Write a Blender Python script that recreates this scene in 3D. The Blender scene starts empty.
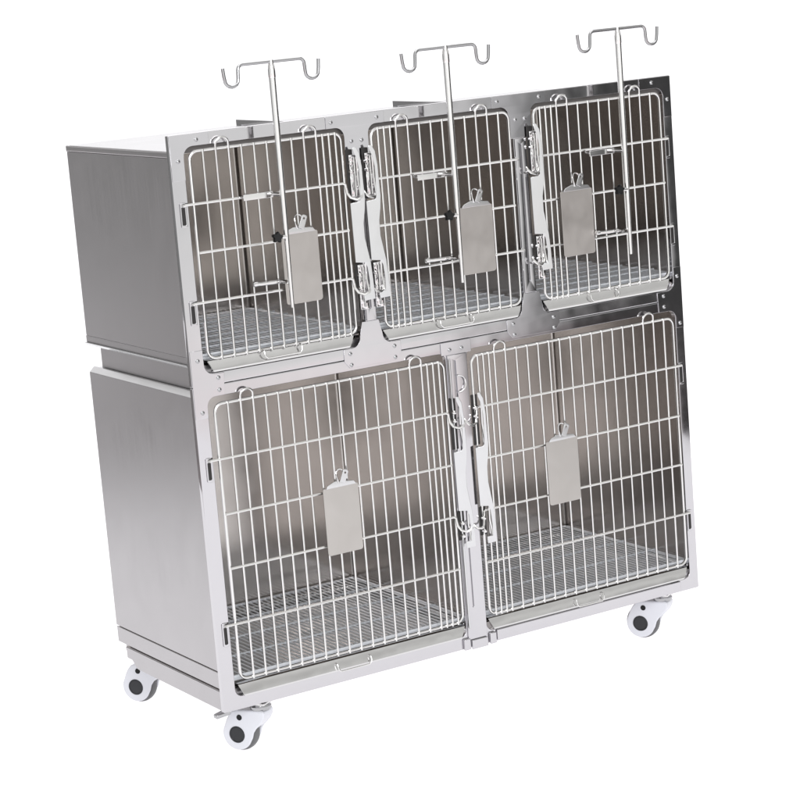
import bpy, bmesh, math, random
from mathutils import Vector, Matrix
random.seed(7)
SC = bpy.context.scene
COL = SC.collection
Z0 = 0.1085                      # frame bottom above the ground
PI = math.pi

# ------------------------------------------------------------------ materials
def new_mat(name):
    m = bpy.data.materials.new(name); m.use_nodes = True
    nt = m.node_tree
    b = nt.nodes.get('Principled BSDF')
    return m, nt, b

def steel(name, base, rough, stretch=(1, 1, 1), scale=30.0, var=0.08, rvar=0.1, bump=0.0, bscale=6.0, bstretch=(1, 1, 1), smudge=0.0):
    """stainless sheet: metallic, streaky roughness, slight waviness of the sheet"""
    m, nt, b = new_mat(name)
    L = nt.links
    b.inputs['Metallic'].default_value = 1.0
    tc = nt.nodes.new('ShaderNodeTexCoord')
    mp = nt.nodes.new('ShaderNodeMapping'); mp.inputs['Scale'].default_value = stretch
    L.new(tc.outputs['Object'], mp.inputs['Vector'])
    nz = nt.nodes.new('ShaderNodeTexNoise'); nz.inputs['Scale'].default_value = scale
    nz.inputs['Detail'].default_value = 5.0
    L.new(mp.outputs['Vector'], nz.inputs['Vector'])
    mr = nt.nodes.new('ShaderNodeMapRange')
    mr.inputs['From Min'].default_value = 0.3; mr.inputs['From Max'].default_value = 0.7
    mr.inputs['To Min'].default_value = max(0.02, rough - rvar); mr.inputs['To Max'].default_value = rough + rvar
    L.new(nz.outputs['Fac'], mr.inputs['Value'])
    if smudge > 0:
        n3 = nt.nodes.new('ShaderNodeTexNoise'); n3.inputs['Scale'].default_value = 7.0
        n3.inputs['Detail'].default_value = 6.0; n3.inputs['Distortion'].default_value = 1.5
        L.new(tc.outputs['Object'], n3.inputs['Vector'])
        m3 = nt.nodes.new('ShaderNodeMapRange')
        m3.inputs['From Min'].default_value = 0.35; m3.inputs['From Max'].default_value = 0.75
        m3.inputs['To Min'].default_value = -smudge * 0.5; m3.inputs['To Max'].default_value = smudge
        L.new(n3.outputs['Fac'], m3.inputs['Value'])
        ad = nt.nodes.new('ShaderNodeMath'); ad.operation = 'ADD'
        L.new(mr.outputs['Result'], ad.inputs[0]); L.new(m3.outputs['Result'], ad.inputs[1])
        L.new(ad.outputs[0], b.inputs['Roughness'])
    else:
        L.new(mr.outputs['Result'], b.inputs['Roughness'])
    mx = nt.nodes.new('ShaderNodeMix'); mx.data_type = 'RGBA'
    c0 = [c * (1 - var) for c in base]; c1 = [min(1, c * (1 + var)) for c in base]
    mx.inputs['A'].default_value = (*c0, 1); mx.inputs['B'].default_value = (*c1, 1)
    L.new(nz.outputs['Fac'], mx.inputs['Factor'])
    L.new(mx.outputs['Result'], b.inputs['Base Color'])
    if bump > 0:
        mp2 = nt.nodes.new('ShaderNodeMapping'); mp2.inputs['Scale'].default_value = bstretch
        L.new(tc.outputs['Object'], mp2.inputs['Vector'])
        n2 = nt.nodes.new('ShaderNodeTexNoise'); n2.inputs['Scale'].default_value = bscale
        n2.inputs['Detail'].default_value = 2.0
        L.new(mp2.outputs['Vector'], n2.inputs['Vector'])
        bp = nt.nodes.new('ShaderNodeBump'); bp.inputs['Strength'].default_value = 1.0
        bp.inputs['Distance'].default_value = bump
        L.new(n2.outputs['Fac'], bp.inputs['Height'])
        L.new(bp.outputs['Normal'], b.inputs['Normal'])
    return m

def plain(name, base, rough, metal=0.0, noise=0.06, scale=40.0, coat=0.0):
    m, nt, b = new_mat(name)
    L = nt.links
    b.inputs['Roughness'].default_value = rough
    b.inputs['Metallic'].default_value = metal
    b.inputs['Coat Weight'].default_value = coat
    tc = nt.nodes.new('ShaderNodeTexCoord')
    nz = nt.nodes.new('ShaderNodeTexNoise'); nz.inputs['Scale'].default_value = scale
    L.new(tc.outputs['Object'], nz.inputs['Vector'])
    mx = nt.nodes.new('ShaderNodeMix'); mx.data_type = 'RGBA'
    mx.inputs['A'].default_value = (*[c * (1 - noise) for c in base], 1)
    mx.inputs['B'].default_value = (*[min(1, c * (1 + noise)) for c in base], 1)
    L.new(nz.outputs['Fac'], mx.inputs['Factor'])
    L.new(mx.outputs['Result'], b.inputs['Base Color'])
    return m

M = {}
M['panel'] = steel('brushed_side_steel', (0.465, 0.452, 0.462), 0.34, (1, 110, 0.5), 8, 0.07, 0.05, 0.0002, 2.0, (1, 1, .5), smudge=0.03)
M['shell'] = steel('inner_steel', (0.56, 0.527, 0.505), 0.19, (3, 3, 1.0), 3, 0.06, 0.02, 0.0005, 3.0, (1, 1, .5), smudge=0.07)
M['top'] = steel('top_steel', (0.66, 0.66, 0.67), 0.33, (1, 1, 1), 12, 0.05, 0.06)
M['mirror'] = steel('polished_frame_steel', (0.575, 0.565, 0.585), 0.07, (1, 1, 1), 25, 0.02, 0.02, 0.0008, 7.0, (1, 1, 1), smudge=0.05)
M['gusset'] = steel('polished_plate_steel', (0.585, 0.575, 0.60), 0.06, (1, 1, 1), 25, 0.02, 0.02, 0.0004, 9.0, (1, 1, 1), smudge=0.04)
M['wire'] = plain('bright_wire', (0.74, 0.732, 0.725), 0.24, 1.0, 0.04, 60)
M['chrome'] = plain('chrome', (0.72, 0.71, 0.71), 0.10, 1.0, 0.03, 30)
M['bar'] = plain('hook_bar_steel', (0.42, 0.42, 0.43), 0.22, 1.0, 0.03, 30)
M['hammered'] = steel('pressed_chrome', (0.74, 0.73, 0.74), 0.10, (1, 1, 1), 30, 0.04, 0.04, 0.004, 55)
M['pole'] = plain('pole_steel', (0.84, 0.83, 0.83), 0.16, 1.0, 0.03, 30)
M['tray'] = steel('tray_steel', (0.66, 0.655, 0.655), 0.12, (1, 1, 1), 14, 0.05, 0.05, 0.002, 11)
M['grate'] = plain('grate_wire', (0.80, 0.825, 0.87), 0.28, 0.35, 0.06, 60)
M['latch'] = plain('latch_steel', (0.62, 0.62, 0.63), 0.20, 1.0, 0.03, 30)
M['dark'] = plain('gap_shade_dark', (0.03, 0.028, 0.028), 0.5, 0.3)  # near-black colour standing for shade in slots and notches
M['card'] = steel('satin_card_steel', (0.52, 0.495, 0.475), 0.40, (1, 1, 1), 14, 0.06, 0.06, 0.0010, 14, (1, 1, 1), smudge=0.15)
M['white'] = plain('white_plastic', (0.69, 0.697, 0.75), 0.30, 0.0, 0.02, 20, 0.3)
M['tyre'] = plain('grey_rubber', (0.13, 0.13, 0.135), 0.5, 0, 0.1, 60)
M['cap'] = plain('dark_cap', (0.013, 0.014, 0.018), 0.4, 0, 0.1, 60)
M['header_shade'] = plain('header_shade_grey', (0.13, 0.12, 0.115), 0.5, 0, 0.15, 80)  # dark grey painted as shade at the head of the openings
M['black'] = plain('black_plastic', (0.006, 0.006, 0.0065), 0.35)
M['black'].node_tree.nodes['Principled BSDF'].inputs['Specular IOR Level'].default_value = 0.25

# ------------------------------------------------------------------ mesh helpers
ORG = {}
def finish(name, me, mat, parent=None, smooth=True, origin=None, angle=35, wn=False):
    """link a mesh whose vertices are in world space (frame bottom at z=0) as one object"""
    if len(me.vertices):
        xs = [v.co for v in me.vertices]
        if origin is None:
            lo = Vector((min(v.x for v in xs), min(v.y for v in xs), min(v.z for v in xs)))
            hi = Vector((max(v.x for v in xs), max(v.y for v in xs), max(v.z for v in xs)))
            origin = (lo + hi) / 2
    origin = Vector(origin)
    me.transform(Matrix.Translation(-origin))
    if mat is not None:
        me.materials.clear(); me.materials.append(mat)
    if smooth:
        me.set_sharp_from_angle(angle=math.radians(angle))
        for p in me.polygons: p.use_smooth = True
    o = bpy.data.objects.new(name, me); COL.objects.link(o)
    if wn:
        wm = o.modifiers.new('flat_faces', 'WEIGHTED_NORMAL'); wm.keep_sharp = True; wm.weight = 100
    w = origin + Vector((0, 0, Z0))
    ORG[o.name] = w
    if parent is not None:
        o.parent = parent; o.location = w - ORG[parent.name]
    else:
        o.location = w
    return o

def empty(name, loc, label=None, cat=None, group=None):
    o = bpy.data.objects.new(name, None); COL.objects.link(o)
    o.empty_display_size = 0.05
    w = Vector(loc) + Vector((0, 0, Z0))
    ORG[o.name] = w; o.location = w
    if label: o['label'] = label
    if cat: o['category'] = cat
    if group: o['group'] = group
    return o

class MB:
    def __init__(s): s.bm = bmesh.new(); s.boxy = False
    def box(s, x0, x1, y0, y1, z0, z1, bev=0.0, seg=2):
        s.boxy = True
        r = bmesh.ops.create_cube(s.bm, size=1)
        vs = r['verts']
        for v in vs:
            v.co = Vector(((x0 + x1) / 2 + v.co.x * (x1 - x0), (y0 + y1) / 2 + v.co.y * (y1 - y0), (z0 + z1) / 2 + v.co.z * (z1 - z0)))
        if bev > 0:
            es = list({e for v in vs for e in v.link_edges})
            bmesh.ops.bevel(s.bm, geom=es, offset=bev, segments=seg, affect='EDGES', profile=0.5)
        return s
    def tube(s, pts, r, n=8, closed=False, cap=True, radii=None):
        pts = [Vector(p) for p in pts]
        N = len(pts)
        tang = []
        for i in range(N):
            if closed: t = pts[(i + 1) % N] - pts[i - 1]
            elif i == 0: t = pts[1] - pts[0]
            elif i == N - 1: t = pts[-1] - pts[-2]
            else: t = (pts[i + 1] - pts[i]).normalized() + (pts[i] - pts[i - 1]).normalized()
            tang.append(t.normalized())
        t0 = tang[0]
        up = Vector((0, 1, 0)) if abs(t0.y) < 0.9 else Vector((1, 0, 0))
        nrm = (up - t0 * up.dot(t0)).normalized()
        rings = []
        for i in range(N):
            t = tang[i]
            nrm = (nrm - t * nrm.dot(t)).normalized()
            b = t.cross(nrm)
            rr = radii[i] if radii else r
            rings.append([s.bm.verts.new(pts[i] + (nrm * math.cos(2 * PI * k / n) + b * math.sin(2 * PI * k / n)) * rr) for k in range(n)])
        M_ = N if closed else N - 1
        for i in range(M_):
            a, b = rings[i], rings[(i + 1) % N]
            off = 0
            if closed and i == N - 1:
                off = min(range(n), key=lambda o: (a[0].co - b[o].co).length)
            for k in range(n):
                s.bm.faces.new((a[k], a[(k + 1) % n], b[(k + 1 + off) % n], b[(k + off) % n]))
        if cap and not closed:
            s.bm.faces.new(list(reversed(rings[0]))); s.bm.faces.new(rings[-1])
        return s
    def lathe(s, c, axis, prof, n=24):
        """prof: list of (distance along axis, radius)"""
        c = Vector(c); a = Vector(axis).normalized()
        u = a.orthogonal().normalized(); v = a.cross(u)
        rings = []
        for d, r in prof:
            if r < 1e-6: rings.append([s.bm.verts.new(c + a * d)])
            else: rings.append([s.bm.verts.new(c + a * d + (u * math.cos(2 * PI * k / n) + v * math.sin(2 * PI * k / n)) * r) for k in range(n)])
        for A, B in zip(rings, rings[1:]):
            for k in range(n):
                k2 = (k + 1) % n
                if len(A) == 1 and len(B) == 1: continue
                if len(A) == 1: s.bm.faces.new((A[0], B[k], B[k2]))
                elif len(B) == 1: s.bm.faces.new((A[k], A[k2], B[0]))
                else: s.bm.faces.new((A[k], A[k2], B[k2], B[k]))
        for R_, rev in ((rings[0], True), (rings[-1], False)):
            if len(R_) > 1:
                s.bm.faces.new(list(reversed(R_)) if rev else R_)
        return s
    def mesh(s, name):
        bmesh.ops.recalc_face_normals(s.bm, faces=s.bm.faces[:])
        me = bpy.data.meshes.new(name); s.bm.to_mesh(me); s.bm.free()
        return me
    def build(s, name, mat, parent=None, **k):
        if s.boxy: k.setdefault('wn', True); k.setdefault('angle', 60)
        return finish(name, s.mesh(name), mat, parent, **k)

def rrect(x0, x1, z0, z1, r, n=5):
    """rounded rectangle, counter-clockwise; r a number or four (bl, br, tr, tl)"""
    if not isinstance(r, (list, tuple)): r = [r] * 4
    out = []
    for (cx, cz, a0, rr) in ((x0 + r[0], z0 + r[0], PI, r[0]), (x1 - r[1], z0 + r[1], 1.5 * PI, r[1]), (x1 - r[2], z1 - r[2], 0, r[2]), (x0 + r[3], z1 - r[3], 0.5 * PI, r[3])):
        if rr < 1e-6: out.append((cx, cz)); continue
        for i in range(n + 1):
            a = a0 + 0.5 * PI * i / n
            out.append((cx + rr * math.cos(a), cz + rr * math.sin(a)))
    return out

def plate(name, outer, holes, y0, y1, bev, mat, parent, mtx=None, **k):
    """sheet outline in x,z (with holes), from y0 (front) to y1 (back), edges bevelled"""
    cu = bpy.data.curves.new(name, 'CURVE'); cu.dimensions = '2D'; cu.fill_mode = 'BOTH'
    for lp in [outer] + list(holes):
        sp = cu.splines.new('POLY'); sp.points.add(len(lp) - 1)
        for p, q in zip(sp.points, lp): p.co = (q[0], q[1], 0, 1)
        sp.use_cyclic_u = True
    th = (y1 - y0) / 2
    cu.extrude = max(th - bev, 1e-5); cu.bevel_depth = bev; cu.bevel_resolution = 1
    cu.offset = -bev
    ob = bpy.data.objects.new(name + '_c', cu); COL.objects.link(ob)
    dg = bpy.context.evaluated_depsgraph_get()
    me = bpy.data.meshes.new_from_object(ob.evaluated_get(dg))
    bpy.data.objects.remove(ob); bpy.data.curves.remove(cu)
    me.transform(Matrix(((1, 0, 0, 0), (0, 0, -1, (y0 + y1) / 2), (0, 1, 0, 0), (0, 0, 0, 1))))
    if mtx is not None: me.transform(mtx)
    bm = bmesh.new(); bm.from_mesh(me)
    bmesh.ops.remove_doubles(bm, verts=bm.verts, dist=1e-5)
    bmesh.ops.recalc_face_normals(bm, faces=bm.faces[:]); bm.to_mesh(me); bm.free()
    k.setdefault('wn', True); k.setdefault('angle', 60)
    return finish(name, me, mat, parent, **k)

def arc(c, r, a0, a1, n=8, plane='xz', off=0.0):
    out = []
    for i in range(n + 1):
        a = a0 + (a1 - a0) * i / n
        u, v = c[0] + r * math.cos(a), c[1] + r * math.sin(a)
        out.append((u, off, v) if plane == 'xz' else (off, u, v))
    return out

# ------------------------------------------------------------------ the setting
def build_setting():
    # white sweep: floor, cove and back wall, turned to face the camera
    az = Vector((0.532, 0.847, 0)); px = Vector((0.847, -0.532, 0))
    prof = [(-5.5, 0.0)]
    prof += [(2.0, 0.0), (2.6, 0.0), (3.4, 0.0)]
    for i in range(1, 13):
        a = 0.5 * PI * i / 12
        prof.append((3.4 + 1.6 * math.sin(a), 1.6 - 1.6 * math.cos(a)))
    prof.append((5.0, 4.2))
    bm = bmesh.new()
    c = Vector((0.6, 0.2, 0))
    rows = []
    for d, z in prof:
        rows.append([bm.verts.new(c + az * d + px * w + Vector((0, 0, z))) for w in ((-2.6, -1, 1, 2.6) if d < 2.5 else (-5.5, -1, 1, 5.5))])
    for A, B in zip(rows, rows[1:]):
        for k in range(3): bm.faces.new((A[k], A[k + 1], B[k + 1], B[k]))
    bmesh.ops.recalc_face_normals(bm, faces=bm.faces[:])
    me = bpy.data.meshes.new('ground'); bm.to_mesh(me); bm.free()
    m, nt, b = new_mat('glowing_white_sweep')
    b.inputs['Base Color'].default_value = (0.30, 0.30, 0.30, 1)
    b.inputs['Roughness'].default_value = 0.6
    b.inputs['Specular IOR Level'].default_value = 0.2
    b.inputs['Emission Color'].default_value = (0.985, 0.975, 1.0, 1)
    b.inputs['Emission Strength'].default_value = FLOOR_EMIT  # glow added so the floor stays white, without shadows under the cage
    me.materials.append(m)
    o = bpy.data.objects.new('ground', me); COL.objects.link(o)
    for p in me.polygons: p.use_smooth = True
    o['kind'] = 'structure'
    o['label'] = 'seamless white studio floor and backdrop'
    o['category'] = 'ground'
    return o
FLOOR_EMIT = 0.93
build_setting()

# ------------------------------------------------------------------ the cage bank
D = 0.4925
cage = empty('pet_cage', (0.61, 0.25, -Z0), 'stainless steel pet cage bank with three small barred doors over two large ones, on casters', 'animal cage')

UP = [(0.040, 0.378), (0.449, 0.785), (0.849, 1.184)]        # upper doors
LO = [(0.042, 0.579), (0.648, 1.186)]                         # lower doors
UBOX = [(0.007, 0.403), (0.411, 0.806), (0.814, 1.213)]
LBOX = [(0.007, 0.608), (0.616, 1.213)]

# front frames (upper and lower tier, stacked with a visible seam)
uf = plate('upper_front_frame', rrect(0, 1.22, 0.6637, 1.155, 0.002, 1),
      [list(reversed(rrect(0.030, 0.404, 0.6865, 1.130, 0.018))),
       list(reversed(rrect(0.430, 0.797, 0.6865, 1.130, 0.018))),
       list(reversed(rrect(0.829, 1.197, 0.6865, 1.130, 0.018)))], 0.0, 0.012, 0.0012, M['mirror'], cage)
lf = plate('lower_front_frame', rrect(0, 1.22, 0.0, 0.6624, 0.002, 1),
      [list(reversed(rrect(0.030, 0.588, 0.0270, 0.640, 0.016))),
       list(reversed(rrect(0.641, 1.197, 0.0270, 0.640, 0.016)))], 0.0, 0.012, 0.0012, M['mirror'], cage)

def rivets(parent, pts, y=-0.0015):
    for x, z in pts:
        MB().lathe((x, y, z), (0, -1, 0), [(-0.001, 0.0044), (0.0006, 0.0044), (0.0018, 0.0034), (0.0024, 0.0017), (0.0026, 0.0)], 14).build('rivet', M['bar'], parent)

def gusset(pts, riv, name='corner_plate'):
    g = plate(name, pts, [], -0.0016, -0.0001, 0.0005, M['gusset'], cage)
    rivets(g, riv)
    return g

def fillet_L(x0, x1, z0, z1, cx, cz, r, corner):
    pass

# top left corner plate
def arcpts(cx, cz, r, a0, a1, n=6):
    return [(cx + r * math.cos(a0 + (a1 - a0) * i / n), cz + r * math.sin(a0 + (a1 - a0) * i / n)) for i in range(n + 1)]
e = 0.0012
gusset([(e, 1.066), (0.0295, 1.066)] + arcpts(0.050, 1.110, 0.0205, PI, PI / 2) + [(0.086, 1.1305), (0.086, 1.1540), (e, 1.1540)],
       [(0.059, 1.142), (0.0165, 1.104)])
gusset([(1.220 - e, 1.066), (1.220 - e, 1.154), (1.134, 1.154), (1.134, 1.1305)] + arcpts(1.177, 1.110, 0.0205, PI / 2, 0) + [(1.1975, 1.066)],
       [(1.168, 1.1435), (1.2085, 1.104)])
def tee(cx):
    return ([(cx - 0.028, 1.063), (cx + 0.028, 1.063), (cx + 0.028, 1.110)] + arcpts(cx + 0.0475, 1.111, 0.0195, PI, PI / 2) +
            [(cx + 0.068, 1.1305), (cx + 0.068, 1.154), (cx - 0.068, 1.154), (cx - 0.068, 1.1305)] + arcpts(cx - 0.0475, 1.111, 0.0195, PI / 2, 0))
gusset(tee(0.4165), [(0.360, 1.1425), (0.467, 1.1425), (0.404, 1.101), (0.428, 1.101)])
gusset(tee(0.8160), [(0.761, 1.1435), (0.868, 1.1435), (0.804, 1.102), (0.828, 1.102)])
# middle plates bridging the seam
def midplate(cx):
    return ([(cx - 0.056, 0.6455), (cx + 0.056, 0.6455), (cx + 0.068, 0.660), (cx + 0.068, 0.6850)] + arcpts(cx + 0.0475, 0.7055, 0.0205, 1.5 * PI, PI) +
            [(cx + 0.020, 0.735), (cx - 0.020, 0.735)] + arcpts(cx - 0.0475, 0.7055, 0.0205, 0, -PI / 2) + [(cx - 0.068, 0.6850), (cx - 0.068, 0.660)])
gusset(midplate(0.4135), [(0.360, 0.675), (0.361, 0.652), (0.466, 0.675), (0.466, 0.652)])
gusset(midplate(0.8150), [(0.763, 0.675), (0.764, 0.652), (0.868, 0.675), (0.868, 0.652)])
gusset([(e, 0.600), (0.0285, 0.600)] + arcpts(0.0480, 0.6215, 0.019, PI, PI / 2) + [(0.068, 0.6405), (0.072, 0.6845)] + arcpts(0.0500, 0.7055, 0.0205, 1.5 * PI, PI) + [(0.0290, 0.735), (e, 0.735)],
       [(0.0165, 0.715), (0.058, 0.676), (0.058, 0.652), (0.0165, 0.612)])
gusset([(1.22 - e, 0.600), (1.22 - e, 0.735), (1.1980, 0.735)] + arcpts(1.1775, 0.7055, 0.0205, 0, -PI / 2) + [(1.150, 0.6845), (1.152, 0.6405)] + arcpts(1.1790, 0.6215, 0.019, PI / 2, 0) + [(1.1982, 0.600)],
       [(1.2075, 0.715), (1.167, 0.676), (1.167, 0.652), (1.2090, 0.610)])

# lower centre post: cover strip with a long groove, head plate, foot clips, hook
cp = plate('centre_post', [(0.5905, 0.019), (0.6385, 0.019), (0.6385, 0.634), (0.5905, 0.634)],
           [list(reversed(rrect(0.6065, 0.6105, 0.088, 0.622, 0.0019)))], -0.0032, -0.0002, 0.0008, M['mirror'], cage)
MB().box(0.5905, 0.5945, -0.0085, -0.0034, 0.045, 0.628, 0.0012).build('post_ridge', M['latch'], cp)
hp = plate('head_plate', rrect(0.577, 0.652, 0.6352, 0.662, 0.002, 2), [], -0.0020, -0.0002, 0.0006, M['gusset'], cp)
rivets(cp, [(0.598, 0.6455), (0.628, 0.6455)], -0.002)
for x in (0.577, 0.6435):
    MB().box(x, x + 0.016, -0.0075, -0.0003, -0.0015, 0.0235, 0.0025).build('foot_clip', M['mirror'], cp)
MB().box(0.5975, 0.6385, -0.0058, -0.0003, -0.0035, 0.0170, 0.002).build('foot_clip', M['mirror'], cp)
MB().tube([(0.613, -0.006, 0.590)] + arc((0.611, 0.572), 0.018, PI / 2, -PI / 2, 10, off=-0.0075) + [(0.612, -0.005, 0.556)], 0.0017).build('hook', M['chrome'], cp)

# upper posts carry a folded cover strip
for x0, x1 in ((0.4055, 0.4285), (0.7985, 0.8275)):
    p = plate('post_cover', rrect(x0, x1, 0.736, 1.062, 0.001, 1), [list(reversed(rrect((x0 + x1) / 2 - 0.0016, (x0 + x1) / 2 + 0.0016, 0.760, 1.050, 0.0015)))],
              -0.0030, -0.0002, 0.0008, M['mirror'], cage)

# bottom rails
MB().box(0.663, 1.166, -0.0050, -0.0002, 0.0015, 0.0262, 0.0022).build('bottom_rail', M['mirror'], cage)

# compartments
def shell_box(name, x0, x1, y0, y1, z0, z1, r, label=None):
    bm = bmesh.new()
    bmesh.ops.create_cube(bm, size=1)
    for v in bm.verts:
        v.co = Vector(((x0 + x1) / 2 + v.co.x * (x1 - x0), (y0 + y1) / 2 + v.co.y * (y1 - y0), (z0 + z1) / 2 + v.co.z * (z1 - z0)))
    f = [f for f in bm.faces if f.normal.y < -0.9]
    bmesh.ops.delete(bm, geom=f, context='FACES_ONLY')
    es = [e_ for e_ in bm.edges if not e_.is_boundary]
    bmesh.ops.bevel(bm, geom=es, offset=r, segments=4, affect='EDGES', profile=0.5)
    bmesh.ops.recalc_face_normals(bm, faces=bm.faces[:])
    # outward normals
    c = Vector(((x0 + x1) / 2, (y0 + y1) / 2, (z0 + z1) / 2))
    bm.faces.ensure_lookup_table()
    big = max(bm.faces, key=lambda q: q.calc_area())
    if (big.calc_center_median() - c).dot(big.normal) < 0:
        bmesh.ops.reverse_faces(bm, faces=bm.faces[:])
    me = bpy.data.meshes.new(name); bm.to_mesh(me); bm.free()
    o = finish(name, me, M['shell'], cage, angle=60)
    md = o.modifiers.new('sheet', 'SOLIDIFY'); md.thickness = 0.004; md.offset = -1
    wm = o.modifiers.new('flat_faces', 'WEIGHTED_NORMAL'); wm.weight = 100
    if label: o['label'] = label
    return o

def strip(sec, y0, y1, name, mat, parent):
    bm = bmesh.new()
    A = [bm.verts.new((x, y0, z)) for x, z in sec]; B = [bm.verts.new((x, y1, z)) for x, z in sec]
    n = len(sec)
    bm.faces.new(A); bm.faces.new(B)
    for k in range(n): bm.faces.new((A[k], B[k], B[(k + 1) % n], A[(k + 1) % n]))
    bmesh.ops.recalc_face_normals(bm, faces=bm.faces[:])
    bmesh.ops.bevel(bm, geom=bm.edges[:], offset=0.0007, segments=2, affect='EDGES')
    me = bpy.data.meshes.new(name); bm.to_mesh(me); bm.free()
    return finish(name, me, mat, parent, wn=True, angle=60)

for i, (x0, x1) in enumerate(UBOX):
    s = shell_box('small_compartment', x0, x1, 0.0125, D, 0.7005, 1.1205, 0.010)
    # top sheet with folded rim
    MB().box(x0 + 0.004, x1 - 0.004, 0.0135, D - 0.004, 1.1207, 1.1232, 0.001).build('top_panel', M['top'], s)
    MB().box(x0 + 0.008, x1 - 0.008, 0.0123, 0.0133, 1.1170, 1.1340, 0.0002).build('header_shade_strip', M['header_shade'], s)  # added dark strip, in place of the shade above the door
    if i == 0:
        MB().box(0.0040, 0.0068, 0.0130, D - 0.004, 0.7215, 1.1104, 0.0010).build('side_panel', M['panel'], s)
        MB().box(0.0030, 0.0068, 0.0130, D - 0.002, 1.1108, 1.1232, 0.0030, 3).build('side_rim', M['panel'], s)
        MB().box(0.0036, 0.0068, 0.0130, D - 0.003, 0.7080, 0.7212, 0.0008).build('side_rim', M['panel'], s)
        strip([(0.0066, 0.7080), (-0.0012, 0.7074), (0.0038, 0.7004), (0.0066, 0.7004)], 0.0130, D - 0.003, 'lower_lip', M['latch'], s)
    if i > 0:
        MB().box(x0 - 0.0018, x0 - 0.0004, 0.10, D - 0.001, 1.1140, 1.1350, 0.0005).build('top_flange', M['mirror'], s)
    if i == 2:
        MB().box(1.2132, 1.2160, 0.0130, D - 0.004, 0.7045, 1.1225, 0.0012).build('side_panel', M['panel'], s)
for i, (x0, x1) in enumerate(LBOX):
    s = shell_box('large_compartment', x0, x1, 0.0125, D, 0.0420, 0.6475, 0.010)
    MB().box(x0 + 0.014, x1 - 0.004, 0.0135, D - 0.004, 0.6477, 0.6500, 0.001).build('top_panel', M['top'], s)
    if i == 0:
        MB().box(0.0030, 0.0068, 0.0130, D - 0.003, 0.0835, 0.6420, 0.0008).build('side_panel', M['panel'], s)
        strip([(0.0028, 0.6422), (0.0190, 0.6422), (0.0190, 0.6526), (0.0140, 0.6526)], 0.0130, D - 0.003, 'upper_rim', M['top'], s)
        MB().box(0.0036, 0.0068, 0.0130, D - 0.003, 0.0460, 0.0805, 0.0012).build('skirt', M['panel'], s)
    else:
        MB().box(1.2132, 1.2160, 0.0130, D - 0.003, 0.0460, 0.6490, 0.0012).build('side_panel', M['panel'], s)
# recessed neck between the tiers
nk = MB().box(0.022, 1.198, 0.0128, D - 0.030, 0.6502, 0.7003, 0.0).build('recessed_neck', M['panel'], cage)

# base: channels with chamfered rear ends, cross members
def channel(x0, x1):
    bm = bmesh.new()
    pr = [(0.0128, 0.0), (0.405, 0.0), (0.455, 0.034), (0.455, 0.0415), (0.0128, 0.0415)]
    A = [bm.verts.new((x0, y, z)) for y, z in pr]; B = [bm.verts.new((x1, y, z)) for y, z in pr]
    bm.faces.new(A); bm.faces.new(list(reversed(B)))
    for k in range(5): bm.faces.new((A[k], B[k], B[(k + 1) % 5], A[(k + 1) % 5]))
    bmesh.ops.bevel(bm, geom=bm.edges[:], offset=0.0015, segments=2, affect='EDGES')
    bmesh.ops.recalc_face_normals(bm, faces=bm.faces[:])
    me = bpy.data.meshes.new('base_channel'); bm.to_mesh(me); bm.free()
    return finish('base_channel', me, M['panel'], cage, wn=True, angle=60)
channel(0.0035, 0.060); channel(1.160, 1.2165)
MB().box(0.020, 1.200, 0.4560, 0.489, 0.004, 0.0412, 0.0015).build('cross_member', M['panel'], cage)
MB().box(0.061, 1.159, 0.0130, 0.058, 0.004, 0.0268, 0.0015).build('cross_member', M['panel'], cage)

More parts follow.
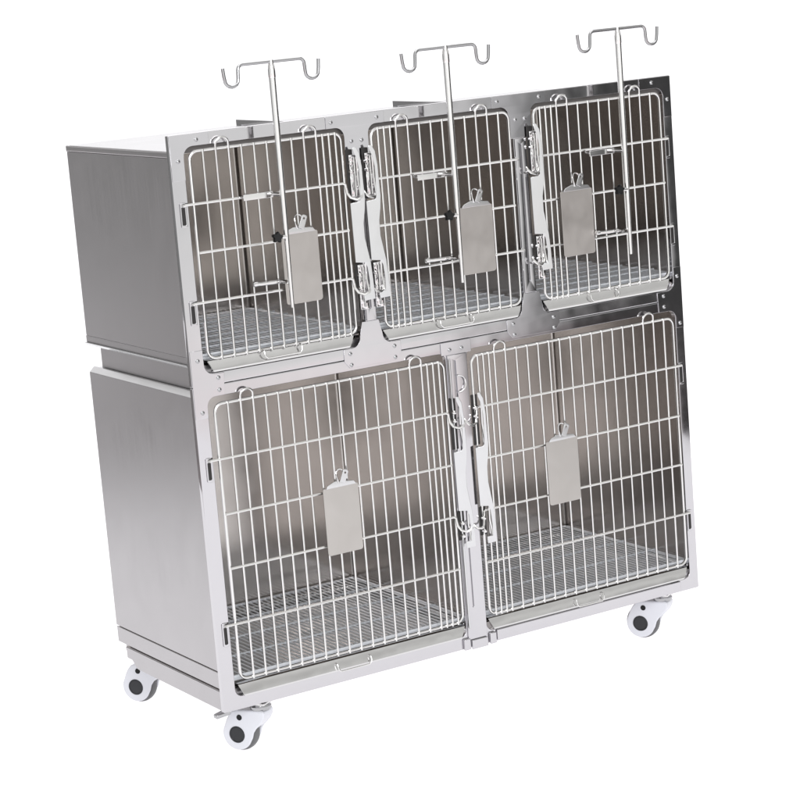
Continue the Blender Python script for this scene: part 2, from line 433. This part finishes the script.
# ------------------------------------------------------------------ doors
RF, RH, RV = 0.0033, 0.0027, 0.0024
YF, YH, YV = -0.0035, -0.0080, -0.0035
def make_door(x0, x1, z0, z1, hs, latch_side, nreg, hoops, hinge_rows, latch_rows, zc, ls, name, lx_=None):
    fr = MB()
    lp = [(x, YF, z) for x, z in rrect(x0, x1, z0, z1, 0.017, 6)]
    fr.tube(lp, RF, 8, closed=True)
    d = fr.build(name, M['wire'], cage)
    # vertical bars
    w = x1 - x0
    sn = 0.0145 if nreg == 10 else 0.0142
    sr = (w - 4 * sn) / nreg
    xs = [x0 + sr * i for i in range(nreg + 1)] + [x0 + sr * nreg + sn * k for k in range(1, 5)]
    if latch_side == 'L':
        xs = sorted(x0 + x1 - x for x in xs)
    reg = xs[:nreg + 1] if latch_side == 'R' else xs[4:]
    g = MB()
    hooped = set()
    for a in hoops: hooped |= {round(reg[a], 5), round(reg[a + 1], 5)}
    for x in xs[1:-1]:
        if round(x, 5) in hooped: continue
        g.tube([(x, YV - 0.0035, z0 - 0.0035), (x, YV - 0.0035, z1 + 0.0025)], RV, 6)
    for a in hoops:
        xa, xb = reg[a], reg[a + 1]; r = (xb - xa) / 2
        pts = [(xa, YV - 0.0035, z0 - 0.0035), (xa, YV - 0.0035, z1 + 0.008)]
        for i in range(1, 10):
            t = PI * i / 10
            pts.append(((xa + xb) / 2 - r * math.cos(t), YV - 0.0035 - 0.004 * math.sin(t), z1 + 0.008 + r * 0.95 * math.sin(t)))
        pts += [(xb, YV - 0.0035, z1 + 0.008), (xb, YV - 0.0035, z0 - 0.0035)]
        g.tube(pts, RV, 6)
    # horizontal bars
    hx, lx, sg = (x0, x1, -1) if latch_side == 'R' else (x1, x0, 1)
    for i, z in enumerate(hs):
        a, b = (hx, YH, z), (lx, YH, z)
        pts = [a, b]
        if i in hinge_rows:
            e1 = hx + sg * (0.0225 if sg < 0 else 0.0175)
            pts = [(e1, -0.0005, z - 0.004), (e1, YH + 0.003, z - 0.0015), (e1 - sg * 0.0025, YH + 0.0005, z), (e1 - sg * 0.006, YH, z)] + pts
        if i in latch_rows:
            # keeper: the bar drops, runs past the edge and hooks round the latch
            q = -sg
            pts = pts[:-1] + [(lx - q * 0.006, YH, z), (lx - q * 0.001, YH - 0.001, z - 0.003), (lx + q * 0.001, YH - 0.003, z - 0.020),
                  (lx + q * 0.006, YH - 0.008, z - 0.030), (lx + q * 0.016, YH - 0.013, z - 0.034), (lx + q * 0.027, YH - 0.014, z - 0.031), (lx + q * 0.033, YH - 0.010, z - 0.024), (lx + q * 0.033, YH - 0.004, z - 0.019)]
        g.tube(pts, RH, 6)
    g.build('bar_grid', M['wire'], d)
    for i in hinge_rows:
        hxx = hx + sg * (0.0225 if sg < 0 else 0.0175)
        plate('hinge_eye', rrect(hxx - 0.0065, hxx + 0.0065, hs[i] - 0.044, hs[i] + 0.005, 0.003, 3), [list(reversed(rrect(hxx - 0.0036, hxx + 0.0036, hs[i] - 0.039, hs[i] - 0.004, 0.002, 3)))], -0.0026, -0.0004, 0.0007, M['mirror'], d)
        MB().box(hxx - 0.0040, hxx + 0.0040, -0.0009, -0.0003, hs[i] - 0.040, hs[i] - 0.003).build('hinge_slot_shade', M['dark'], d)  # dark sheet painting the shade inside the slot
    # latch lever
    cx = (x1 + 0.008) if latch_side == 'R' else (x0 - 0.0065)
    latch(d, lx_ if lx_ else cx, zc, ls, lx_ is not None)
    return d

def latch(parent, cx, zc, s, upper=False):
    W = 1.12 if upper else 1.04
    P = [(7, 180), (13, 181), (19, 168), (22, 138), (22, 118), (23, 72), (21, 48), (17, 20), (17, -12), (21, -42), (24, -64), (26, -100), (27, -143), (7, -145), (6, -130),
         (18, -129), (19, -104), (17, -74), (13, -64), (-4, -62), (-5, 64), (11, 66), (14, 70), (16, 115), (16, 135), (13, 158), (8, 172)]
    pts = [(cx + u * 0.001 * W, zc + w * 0.001 * s) for u, w in reversed(P)]
    c_ = Vector((cx + 0.012, -0.0175, zc))
    mt = Matrix.Translation(c_) @ Matrix.Rotation(math.radians(-17), 4, 'Z') @ Matrix.Translation(-c_)
    o = plate('latch', pts, [], -0.0185, -0.0165, 0.0009, M['latch'], parent, mt)
    # return flange, pivot studs and hook tongues
    for (w0, w1, u) in ((66, 160, 20), (-128, -62, 21)):
        fl = MB(); fl.tube([(cx + u * 0.00092, -0.018, zc + w0 * 0.001 * s), (cx + (u - 1) * 0.00092, -0.012, zc + (w0 + w1) * 0.0005 * s), (cx + (u - 3) * 0.00092, -0.016, zc + w1 * 0.001 * s)], 0.0022, 6)
        fl.build('hook_tongue', M['chrome'], parent)
    for w in (148, -90, 60 + 70, -118):
        MB().lathe((cx + 0.004, -0.004, zc + w * 0.001 * s), (0, -1, 0), [(0, 0.0045), (0.010, 0.0045), (0.012, 0.003), (0.0125, 0.0)], 12).build('stud', M['chrome'], parent)
    if upper:
        # pressed catches that the door hooks snap into
        for (w0, w1) in ((72, 165), (-165, -68)):
            hm = MB(); hm.box(cx + 0.002, cx + 0.021, -0.0105, -0.0066, zc + w0 * 0.001 * s, zc + w1 * 0.001 * s, 0.0016, 3)
            hm.build('catch', M['hammered'], parent)
            MB().tube([(cx + 0.0115, -0.0120, zc + (w0 + 6) * 0.001 * s), (cx + 0.0115, -0.0120, zc + (w1 - 6) * 0.001 * s)], 0.0022, 8).build('catch_pin', M['chrome'], parent)
    for (w0, w1) in ((68, 176), (-128, -66)):
        MB().box(cx - 0.002, cx + 0.0135, -0.0060, -0.0034, zc + w0 * 0.001 * s, zc + w1 * 0.001 * s, 0.001).build('notch_shade_plate', M['dark'], parent)  # added dark plates that paint the shade behind the latch notches

UH = [1.020, 0.925, 0.828]
LH = [0.516, 0.404, 0.293, 0.179]
make_door(*UP[0], 0.716, 1.1205, UH, 'R', 10, [2, 9], [0, 2], [0, 2], 0.918, 0.95, 'small_door', 0.3880)
make_door(*UP[1], 0.716, 1.1205, UH, 'L', 10, [0, 7], [0, 2], [0, 2], 0.918, 0.95, 'small_door', 0.4250)
make_door(*UP[2], 0.716, 1.1205, UH, 'L', 10, [0, 7], [0, 2], [0, 2], 0.918, 0.95, 'small_door', 0.8300)
make_door(*LO[0], 0.063, 0.625, LH, 'R', 17, [2, 16], [0, 3], [0, 2], 0.367, 1.0, 'large_door')
make_door(*LO[1], 0.063, 0.625, LH, 'L', 17, [0, 14], [0, 3], [0, 2], 0.367, 1.0, 'large_door')

# ------------------------------------------------------------------ trays and floor grates
def make_tray(x0, x1, zt, zb, bx0, bx1, hx0, hx1, hz):
    yb = D - 0.02
    bm = bmesh.new()
    # flange cross-section (y, z): from the pan lip forward and down, curled under
    h = zt - zb
    sec = [(0.020, zt - 0.001), (0.001, zt), (-0.0035, zt - 0.002), (-0.0085, zt - 0.45 * h), (-0.0120, zb + 0.0035), (-0.0110, zb + 0.0006), (-0.0070, zb), (0.004, zb + 0.001)]
    n = 8
    cols = []
    for j in range(n + 1):
        t = j / n
        row = []
        for (y, z) in sec:
            f = (zt - z) / h
            xa = x0 + 0.009 * f; xb = x1 - 0.017 * f
            row.append(bm.verts.new((xa + (xb - xa) * t, y, z)))
        cols.append(row)
    for A, B in zip(cols, cols[1:]):
        for k in range(len(sec) - 1): bm.faces.new((A[k], A[k + 1], B[k + 1], B[k]))
    # folded ends
    for row, sgn in ((cols[0], 1), (cols[-1], -1)):
        back = [bm.verts.new((v.co.x + sgn * 0.004, v.co.y + 0.016, v.co.z)) for v in row[1:6]]
        for k in range(4): bm.faces.new((row[1 + k], row[2 + k], back[k + 1], back[k]))
    # pan
    pz = zt - 0.008
    a = [bm.verts.new(p) for p in ((bx0, 0.0195, pz), (bx1, 0.0195, pz), (bx1, yb, pz), (bx0, yb, pz))]
    bm.faces.new(a)
    b = [bm.verts.new((p.co.x, p.co.y, zt - 0.001)) for p in a]
    for k in range(4): bm.faces.new((a[k], a[(k + 1) % 4], b[(k + 1) % 4], b[k]))
    me = bpy.data.meshes.new('tray'); bm.to_mesh(me); bm.free()
    o = finish('tray', me, M['tray'], cage)
    md = o.modifiers.new('sheet', 'SOLIDIFY'); md.thickness = 0.0012; md.offset = 0
    r = 0.006; z1, z2 = hz + 0.0085, hz - 0.0085
    y = -0.017
    pts = [(hx0, -0.008, z1 - 0.001), (hx0, y + 0.002, z1 - 0.002), (hx0, y, z1 - 0.006), (hx0 + 0.001, y - 0.001, z2 + 0.005), (hx0 + 0.006, y - 0.001, z2),
           (hx1 - 0.006, y - 0.001, z2), (hx1 - 0.001, y - 0.001, z2 + 0.005), (hx1, y, z1 - 0.006), (hx1, y + 0.002, z1 - 0.002), (hx1, -0.008, z1 - 0.001)]
    MB().tube(pts, 0.0019, 8).build('tray_handle', M['wire'], o)
    return o

def make_grate(x0, x1, y0, y1, z, step, cross):
    g = MB()
    n = int((x1 - x0) / step)
    for i in range(1, n):
        x = x0 + (x1 - x0) * i / n
        g.tube([(x, y0, z), (x, y1, z)], 0.0021, 5, cap=False)
    m = int((y1 - y0) / cross)
    for j in range(1, m):
        y = y0 + (y1 - y0) * j / m
        g.tube([(x0, y, z + 0.0030), (x1, y, z + 0.0030)], 0.0020, 5, cap=False)
    g.tube([(x, y, z - 0.002) for x, y in rrect(x0, x1, y0, y1, 0.01, 4)], 0.0036, 6, closed=True)
    g.box(x0 + 0.004, x1 - 0.004, y0 - 0.0015, y0 + 0.0015, z - 0.010, z - 0.001, 0.0008)
    return g.build('floor_grate', M['grate'], cage)

make_tray(0.036, 0.371, 0.7135, 0.690, 0.016, 0.396, 0.157, 0.242, 0.708)
make_tray(0.440, 0.785, 0.7135, 0.690, 0.418, 0.800, 0.572, 0.655, 0.706)
make_tray(0.842, 1.184, 0.7145, 0.690, 0.822, 1.206, 0.959, 1.034, 0.704)
make_tray(0.035, 0.583, 0.0540, 0.029, 0.016, 0.600, 0.260, 0.340, 0.038)
make_tray(0.643, 1.187, 0.0560, 0.031, 0.624, 1.206, 0.868, 0.941, 0.042)
for x0, x1 in UBOX: make_grate(x0 + 0.009, x1 - 0.009, 0.018, D - 0.012, 0.7230, 0.0118, 0.055)
for x0, x1 in LBOX: make_grate(x0 + 0.009, x1 - 0.009, 0.018, D - 0.012, 0.0655, 0.0120, 0.105)

# ------------------------------------------------------------------ casters
def make_caster(hub, stem):
    """built round its own hub facing -y, trailing along -x; returned as part with sub-parts"""
    h = Vector((0, 0, 0))
    pts = []
    for i in range(15):
        a = math.radians(-37 - i * 12.4)
        pts.append((0.0305 * math.cos(a), 0.0305 * math.sin(a)))
    # pts runs clockwise from lower right, round the bottom and left, to the upper left
    outline = pts + [(-0.0215, 0.0268), (-0.0160, 0.0360), (-0.0080, 0.0450), (0.004, 0.0490), (0.0585, 0.0490), (0.0610, 0.044), (0.0600, 0.036), (0.0550, 0.027), (0.0475, 0.0190), (0.0405, 0.0125), (0.0348, 0.0045), (0.0315, -0.006)]
    outline = list(reversed(outline))
    root = plate('caster', outline, [], -0.019, -0.0125, 0.0028, M['white'], None, origin=(0, 0, 0))
    plate('rear_cheek', outline, [], 0.0125, 0.019, 0.0028, M['white'], root, origin=(0, 0, 0))
    # crown joining the cheeks over the wheel
    crown = [(0.037 * math.cos(math.radians(q)), 0.037 * math.sin(math.radians(q))) for q in range(112, 14, -8)]
    crown += [(0.0400, 0.0130), (0.0470, 0.0197), (0.0544, 0.0276), (0.0593, 0.0362), (0.0602, 0.0438), (0.0579, 0.0484), (0.0045, 0.0484), (-0.0078, 0.0450)]
    crown = list(reversed(crown))
    plate('crown', crown, [], -0.0142, 0.0142, 0.0006, M['white'], root, origin=(0, 0, 0))
    MB().lathe((0, 0, 0), (0, 1, 0), [(-0.0105, 0.012), (-0.0105, 0.030), (-0.008, 0.0338), (-0.003, 0.035), (0.003, 0.035), (0.008, 0.0338), (0.0105, 0.030), (0.0105, 0.012)], 40).build('tyre', M['tyre'], root, origin=(0, 0, 0))
    MB().lathe((0, -0.0185, 0), (0, -1, 0), [(0, 0.0165), (0.0016, 0.0160), (0.0022, 0.0145), (0.0010, 0.0135), (0.0014, 0.006), (0.0014, 0)], 32).build('hub_cap', M['cap'], root, origin=(0, 0, 0))
    MB().lathe((0.008, -0.0186, 0.034), (0, -1, 0), [(0, 0.0058), (0.0012, 0.0054), (0.0014, 0.0045), (0.0008, 0.0038), (0.0008, 0)], 20).build('axle_bolt', M['black'], root, origin=(0, 0, 0))
    MB().lathe((0.045, 0, 0.0485), (0, 0, 1), [(0, 0.0185), (0.004, 0.0205), (0.0070, 0.0205), (0.0085, 0.019), (0.0116, 0.018)], 32).build('swivel_head', M['bar'], root, origin=(0, 0, 0))
    MB().box(0.026, 0.064, -0.019, 0.019, 0.0600, 0.0638, 0.001).build('mounting_plate', M['chrome'], root, origin=(0, 0, 0))
    return root

ZH = -0.070
def place_caster(o, x, y, ang):
    o.parent = cage
    o.location = Vector((x, y, ZH + Z0)) - ORG[cage.name]
    o.rotation_euler = (0, 0, ang)
    o.scale = (1.09, 1.09, 1.09)
def copy_part(o):
    c = o.copy(); COL.objects.link(c)
    for ch in o.children:
        d = ch.copy(); COL.objects.link(d); d.parent = c
    return c
cast0 = make_caster(None, None)
ANG = math.radians(-58)
spots = [(0.068, 0.064, ANG), (1.111, 0.070, ANG), (0.055, 0.512, math.radians(-56)), (1.108, 0.507, ANG)]
for i, (x, y, a) in enumerate(spots):
    place_caster(cast0 if i == 0 else copy_part(cast0), x, y, a)
# brake pedal of the front caster
bp = MB(); bp.box(0.006, 0.030, 0.030, 0.054, -0.017, -0.009, 0.002)
bm = bp.bm
for v in bm.verts:
    if v.co.x < 0.014: v.co.z -= 0.004; v.co.x -= 0.006; v.co.y = 0.043 + (v.co.y - 0.043) * 0.6
bp.build('brake_pedal', M['bar'], cage)

# ------------------------------------------------------------------ drip poles (three, one built then copied)
def make_pole():
    t = empty('drip_pole', (0.208, -0.055, 0.798))
    x, y = 0.208, -0.055
    zt = 1.276
    zs = [0.798, 0.86, 0.92, 0.94, 1.05, 1.15, 1.245, 1.268]
    rs = [0.0040, 0.0044, 0.0048, 0.0053, 0.0060, 0.0066, 0.0070, 0.0070]
    MB().tube([(x, y, z) for z in zs] + [(x + 0.001, y + 0.002, zt)], 0.006, 16, radii=rs + [0.0045]).build('pole', M['pole'], t)
    # bar with two hooks
    hw = 0.073
    pts = []
    def side(s):
        q = [(x + s * (hw - 0.010), y, zt + 0.001)]
        for i in range(1, 5):
            a = PI / 2 - PI / 2 * i / 4
            q.append((x + s * (hw - 0.010 + 0.010 * math.cos(a)), y, zt - 0.009 + 0.010 * math.sin(a)))
        q.append((x + s * (hw + 0.001), y, zt - 0.024))
        for i in range(1, 8):
            a = PI + PI * i / 8
            q.append((x + s * (hw + 0.0155 + 0.0145 * math.cos(a)), y, zt - 0.026 + 0.0135 * math.sin(a)))
        q.append((x + s * (hw + 0.031), y, zt - 0.020)); q.append((x + s * (hw + 0.0325), y, zt - 0.003))
        return q
    L_, R_ = side(-1), side(1)
    MB().tube(list(reversed(L_)) + R_, 0.0034, 10).build('hook_bar', M['bar'], t)
    MB().lathe((x, y, zt + 0.002), (0, 0, -1), [(-0.003, 0.0), (-0.002, 0.0045), (0.010, 0.006), (0.016, 0.0076), (0.030, 0.0078), (0.032, 0.0072)], 16).build('top_ferrule', M['pole'], t)
    # two flat arms carry the pole off the door bars
    a1 = MB(); a1.box(x - 0.070, x - 0.004, y + 0.030, y + 0.034, 1.014, 1.026, 0.0012)
    a1.tube([(x - 0.004, y + 0.032, 1.020), (x, y + 0.020, 1.020), (x, y + 0.002, 1.020)], 0.0045, 8)
    a1.tube([(x - 0.068, y + 0.032, 1.021), (x - 0.070, y + 0.045, 1.023)], 0.0030, 8)
    a1.build('upper_arm', M['chrome'], t)
    a2 = MB(); a2.tube([(x - 0.062, y + 0.034, 0.8495), (x - 0.050, y + 0.032, 0.8485), (x - 0.006, y + 0.030, 0.8475), (x, y + 0.018, 0.8475), (x, y + 0.002, 0.8475)], 0.0040, 10)
    a2.lathe((x - 0.060, y + 0.034, 0.8495), (-1, 0, 0), [(-0.006, 0.004), (-0.004, 0.0055), (0.003, 0.0055), (0.005, 0.003), (0.0055, 0)], 12)
    a2.build('lower_arm', M['chrome'], t)
    # clamp knob, five lobes
    k = MB(); bm = k.bm
    kc = Vector((x - 0.0185, y + 0.004, 0.938)); ax = Vector((-0.25, -1, 0.1)).normalized()
    u = ax.orthogonal().normalized(); v = ax.cross(u)
    rings = []
    for d, sc in ((-0.004, 0.0), (-0.004, 0.8), (-0.002, 1.0), (0.006, 1.0), (0.009, 0.8), (0.009, 0.0)):
        if sc == 0: rings.append([bm.verts.new(kc + ax * d)]); continue
        rings.append([bm.verts.new(kc + ax * d + (u * math.cos(2 * PI * i / 30) + v * math.sin(2 * PI * i / 30)) * (0.0098 + 0.0018 * math.cos(5 * 2 * PI * i / 30)) * sc) for i in range(30)])
    for A, B in zip(rings, rings[1:]):
        for i in range(30):
            j = (i + 1) % 30
            if len(A) == 1: bm.faces.new((A[0], B[i], B[j]))
            elif len(B) == 1: bm.faces.new((A[i], A[j], B[0]))
            else: bm.faces.new((A[i], A[j], B[j], B[i]))
    kn = k.build('clamp_knob', M['black'], t)
    MB().lathe((x - 0.010, y - 0.001, 0.938), (-1, 0.0, 0), [(-0.010, 0.0042), (0.0, 0.0042), (0.0015, 0.003), (0.0015, 0)], 12).build('screw', M['chrome'], t)
    return t

def copy_tree(o):
    c = o.copy(); COL.objects.link(c)
    for ch in o.children:
        d = ch.copy(); COL.objects.link(d); d.parent = c
        for g2 in ch.children:
            f = g2.copy(); COL.objects.link(f); f.parent = d
    return c
pole0 = make_pole()
PL = ['silver two-hook drip pole on the small upper left cage door, leftmost of the three poles',
      'silver two-hook drip pole on the small upper middle cage door, between the other two poles',
      'silver two-hook drip pole on the small upper right cage door, rightmost of the three poles']
for i, (dx, dz) in enumerate(((0, 0), (0.401, -0.008), (0.836, -0.008))):
    o = pole0 if i == 0 else copy_tree(pole0)
    o.location = pole0.location + Vector((dx, 0, dz)) if i else pole0.location
    o['label'] = PL[i]; o['category'] = 'drip pole'; o['group'] = 'drip poles on the upper cage doors'

# ------------------------------------------------------------------ card holders (five, one built then copied)
def make_card():
    t = empty('card_holder', (0.0, -0.0155, 0.0))
    Y = -0.0155
    pts = rrect(-0.0415, 0.0415, -0.140, 0.0, (0.006, 0.006, 0.003, 0.003), 3)
    plate('card_plate', pts, [], Y - 0.0008, Y + 0.0008, 0.0005, M['card'], t)
    # jaw of the clip along the top edge
    plate('clip_jaw', [(-0.036, -0.001), (0.036, -0.001), (0.030, 0.007), (0.012, 0.009), (0.006, 0.013), (-0.014, 0.012), (-0.030, 0.006)], [], Y - 0.0040, Y - 0.0012, 0.0009, M['latch'], t)
    # leaning thumb lever with a hole, and the wire hook over the door bar
    a = math.radians(-24)
    lev = rrect(-0.0065, 0.0065, 0.0, 0.028, (0.001, 0.001, 0.005, 0.005), 4)
    lev = [(0.001 + px_ * math.cos(a) - pz_ * math.sin(a), 0.008 + px_ * math.sin(a) + pz_ * math.cos(a)) for px_, pz_ in lev]
    hc = (0.001 - 0.021 * math.sin(a), 0.008 + 0.021 * math.cos(a))
    plate('clip_lever', lev, [list(reversed([(hc[0] + 0.0022 * math.cos(q * PI / 5), hc[1] + 0.0022 * math.sin(q * PI / 5)) for q in range(10)]))], Y - 0.0085, Y - 0.0068, 0.0005, M['latch'], t)
    w = MB()
    w.tube([(-0.006, Y - 0.005, 0.008), (-0.010, Y - 0.006, 0.020)] + [(-0.0015 + 0.0085 * math.cos(q), Y - 0.0045 + 0.002 * math.sin(q), 0.027 + 0.0085 * math.sin(q)) for q in [PI - i * 0.42 for i in range(0, 11)]], 0.0017, 8)
    w.build('clip_hook', M['chrome'], t)
    return t
card0 = make_card()
CARDS = [(0.2590, 0.9370, 'blank steel card holder on the upper left cage door, partly behind a drip pole'),
         (0.6795, 0.9370, 'blank steel card holder on the upper middle cage door, just right of its drip pole'),
         (0.9385, 0.9395, 'blank steel card holder on the upper right cage door, left of its black knob'),
         (0.3025, 0.4135, 'blank steel card holder in the middle of the large lower left cage door'),
         (0.8570, 0.4110, 'blank steel card holder in the middle of the large lower right cage door')]
for i, (x, z, lab) in enumerate(CARDS):
    o = card0 if i == 0 else copy_tree(card0)
    o.location = (x, -0.0155, z + Z0)
    o['label'] = lab; o['category'] = 'card holder'; o['group'] = 'card holders clipped to the cage doors'

# ------------------------------------------------------------------ camera
cam = bpy.data.cameras.new('Camera'); co = bpy.data.objects.new('Camera', cam); COL.objects.link(co)
co.location = (-1.963609, -4.002051, 1.460206 + Z0)
co.rotation_euler = (1.380486, 0.079542, -0.561575)
cam.sensor_width = 36; cam.lens = 2317.7 / 800 * 36
cam.clip_start = 0.05; cam.clip_end = 100
SC.camera = co

# ------------------------------------------------------------------ light: studio surroundings and softboxes
w = bpy.data.worlds.new('World'); SC.world = w; w.use_nodes = True
nt = w.node_tree; L = nt.links
bg = nt.nodes['Background']
tc = nt.nodes.new('ShaderNodeTexCoord')
sp = nt.nodes.new('ShaderNodeSeparateXYZ'); L.new(tc.outputs['Generated'], sp.inputs[0])
at = nt.nodes.new('ShaderNodeMath'); at.operation = 'ARCTAN2'
L.new(sp.outputs['Y'], at.inputs[0]); L.new(sp.outputs['X'], at.inputs[1])
mr = nt.nodes.new('ShaderNodeMapRange'); mr.inputs['From Min'].default_value = -PI; mr.inputs['From Max'].default_value = PI
L.new(at.outputs[0], mr.inputs['Value'])
cr = nt.nodes.new('ShaderNodeValToRGB'); L.new(mr.outputs['Result'], cr.inputs['Fac'])
def az(deg): return (deg + 180) / 360
els = cr.color_ramp.elements
stops = [(-180, .75), (-150, 1.05), (-125, 1.1), (-90, 1.2), (-58, 1.2), (-55.5, .65), (-54, .07), (-10, .03), (15, .30), (40, .9), (85, .9), (105, .30), (135, .29), (160, .40), (179, .70)]
els[0].position = az(stops[0][0]); els[0].color = (*[stops[0][1]] * 3, 1)
els[1].position = az(stops[-1][0]); els[1].color = (*[stops[-1][1]] * 3, 1)
for d, v in stops[1:-1]:
    q = els.new(az(d)); q.color = (v, v * 0.985, v * 0.975, 1)
# the pale ceiling takes over above the walls
me_ = nt.nodes.new('ShaderNodeMapRange'); me_.inputs['From Min'].default_value = 0.10; me_.inputs['From Max'].default_value = 0.35
L.new(sp.outputs['Z'], me_.inputs['Value'])
mxw = nt.nodes.new('ShaderNodeMix'); mxw.data_type = 'RGBA'
L.new(me_.outputs['Result'], mxw.inputs['Factor'])
L.new(cr.outputs['Color'], mxw.inputs['A']); mxw.inputs['B'].default_value = (0.85, 0.83, 0.82, 1)
# uneven studio: soft patches of light and shade, warmer low down
nzw = nt.nodes.new('ShaderNodeTexNoise'); nzw.inputs['Scale'].default_value = 3.5; nzw.inputs['Detail'].default_value = 3.0
L.new(tc.outputs['Generated'], nzw.inputs['Vector'])
mnw = nt.nodes.new('ShaderNodeMapRange'); mnw.inputs['From Min'].default_value = 0.3; mnw.inputs['From Max'].default_value = 0.7
mnw.inputs['To Min'].default_value = 0.72; mnw.inputs['To Max'].default_value = 1.18
L.new(nzw.outputs['Fac'], mnw.inputs['Value'])
mlow = nt.nodes.new('ShaderNodeMapRange'); mlow.inputs['From Min'].default_value = -0.26; mlow.inputs['From Max'].default_value = -0.14
L.new(sp.outputs['Z'], mlow.inputs['Value'])
tint = nt.nodes.new('ShaderNodeMix'); tint.data_type = 'RGBA'
tint.inputs['A'].default_value = (1.12, 0.98, 1.0, 1); tint.inputs['B'].default_value = (0.98, 1.0, 0.99, 1)
L.new(mlow.outputs['Result'], tint.inputs['Factor'])
mu1 = nt.nodes.new('ShaderNodeVectorMath'); mu1.operation = 'MULTIPLY'
L.new(mxw.outputs['Result'], mu1.inputs[0]); L.new(tint.outputs['Result'], mu1.inputs[1])
mu2 = nt.nodes.new('ShaderNodeVectorMath'); mu2.operation = 'SCALE'
L.new(mu1.outputs[0], mu2.inputs[0]); L.new(mnw.outputs['Result'], mu2.inputs['Scale'])
L.new(mu2.outputs[0], bg.inputs['Color'])
bg.inputs['Strength'].default_value = 1.0

def area(name, loc, target, size, power, col=(1, 1, 1), sy=None):
    l = bpy.data.lights.new(name, 'AREA'); l.energy = power; l.color = col
    l.shape = 'RECTANGLE'; l.size = size; l.size_y = sy or size
    o = bpy.data.objects.new(name, l); COL.objects.link(o); o.location = loc
    d = Vector(target) - Vector(loc)
    o.rotation_euler = d.to_track_quat('-Z', 'Y').to_euler()
    return o
area('softbox_top', (0.4, 0.4, 3.6), (0.6, 0.3, 0), 3.0, 50)
area('softbox_key', (-0.9, -3.4, 2.3), (0.6, 0, 0.4), 1.6, 55, (0.97, 0.98, 1.0))

SC.view_settings.view_transform = 'Standard'
SC.view_settings.look = 'None'
SC.view_settings.exposure = 0.0
SC.view_settings.gamma = 1.0
SC.render.film_transparent = False
SC.cycles.max_bounces = 12; SC.cycles.glossy_bounces = 8; SC.cycles.diffuse_bounces = 4
SC.cycles.use_denoising = True
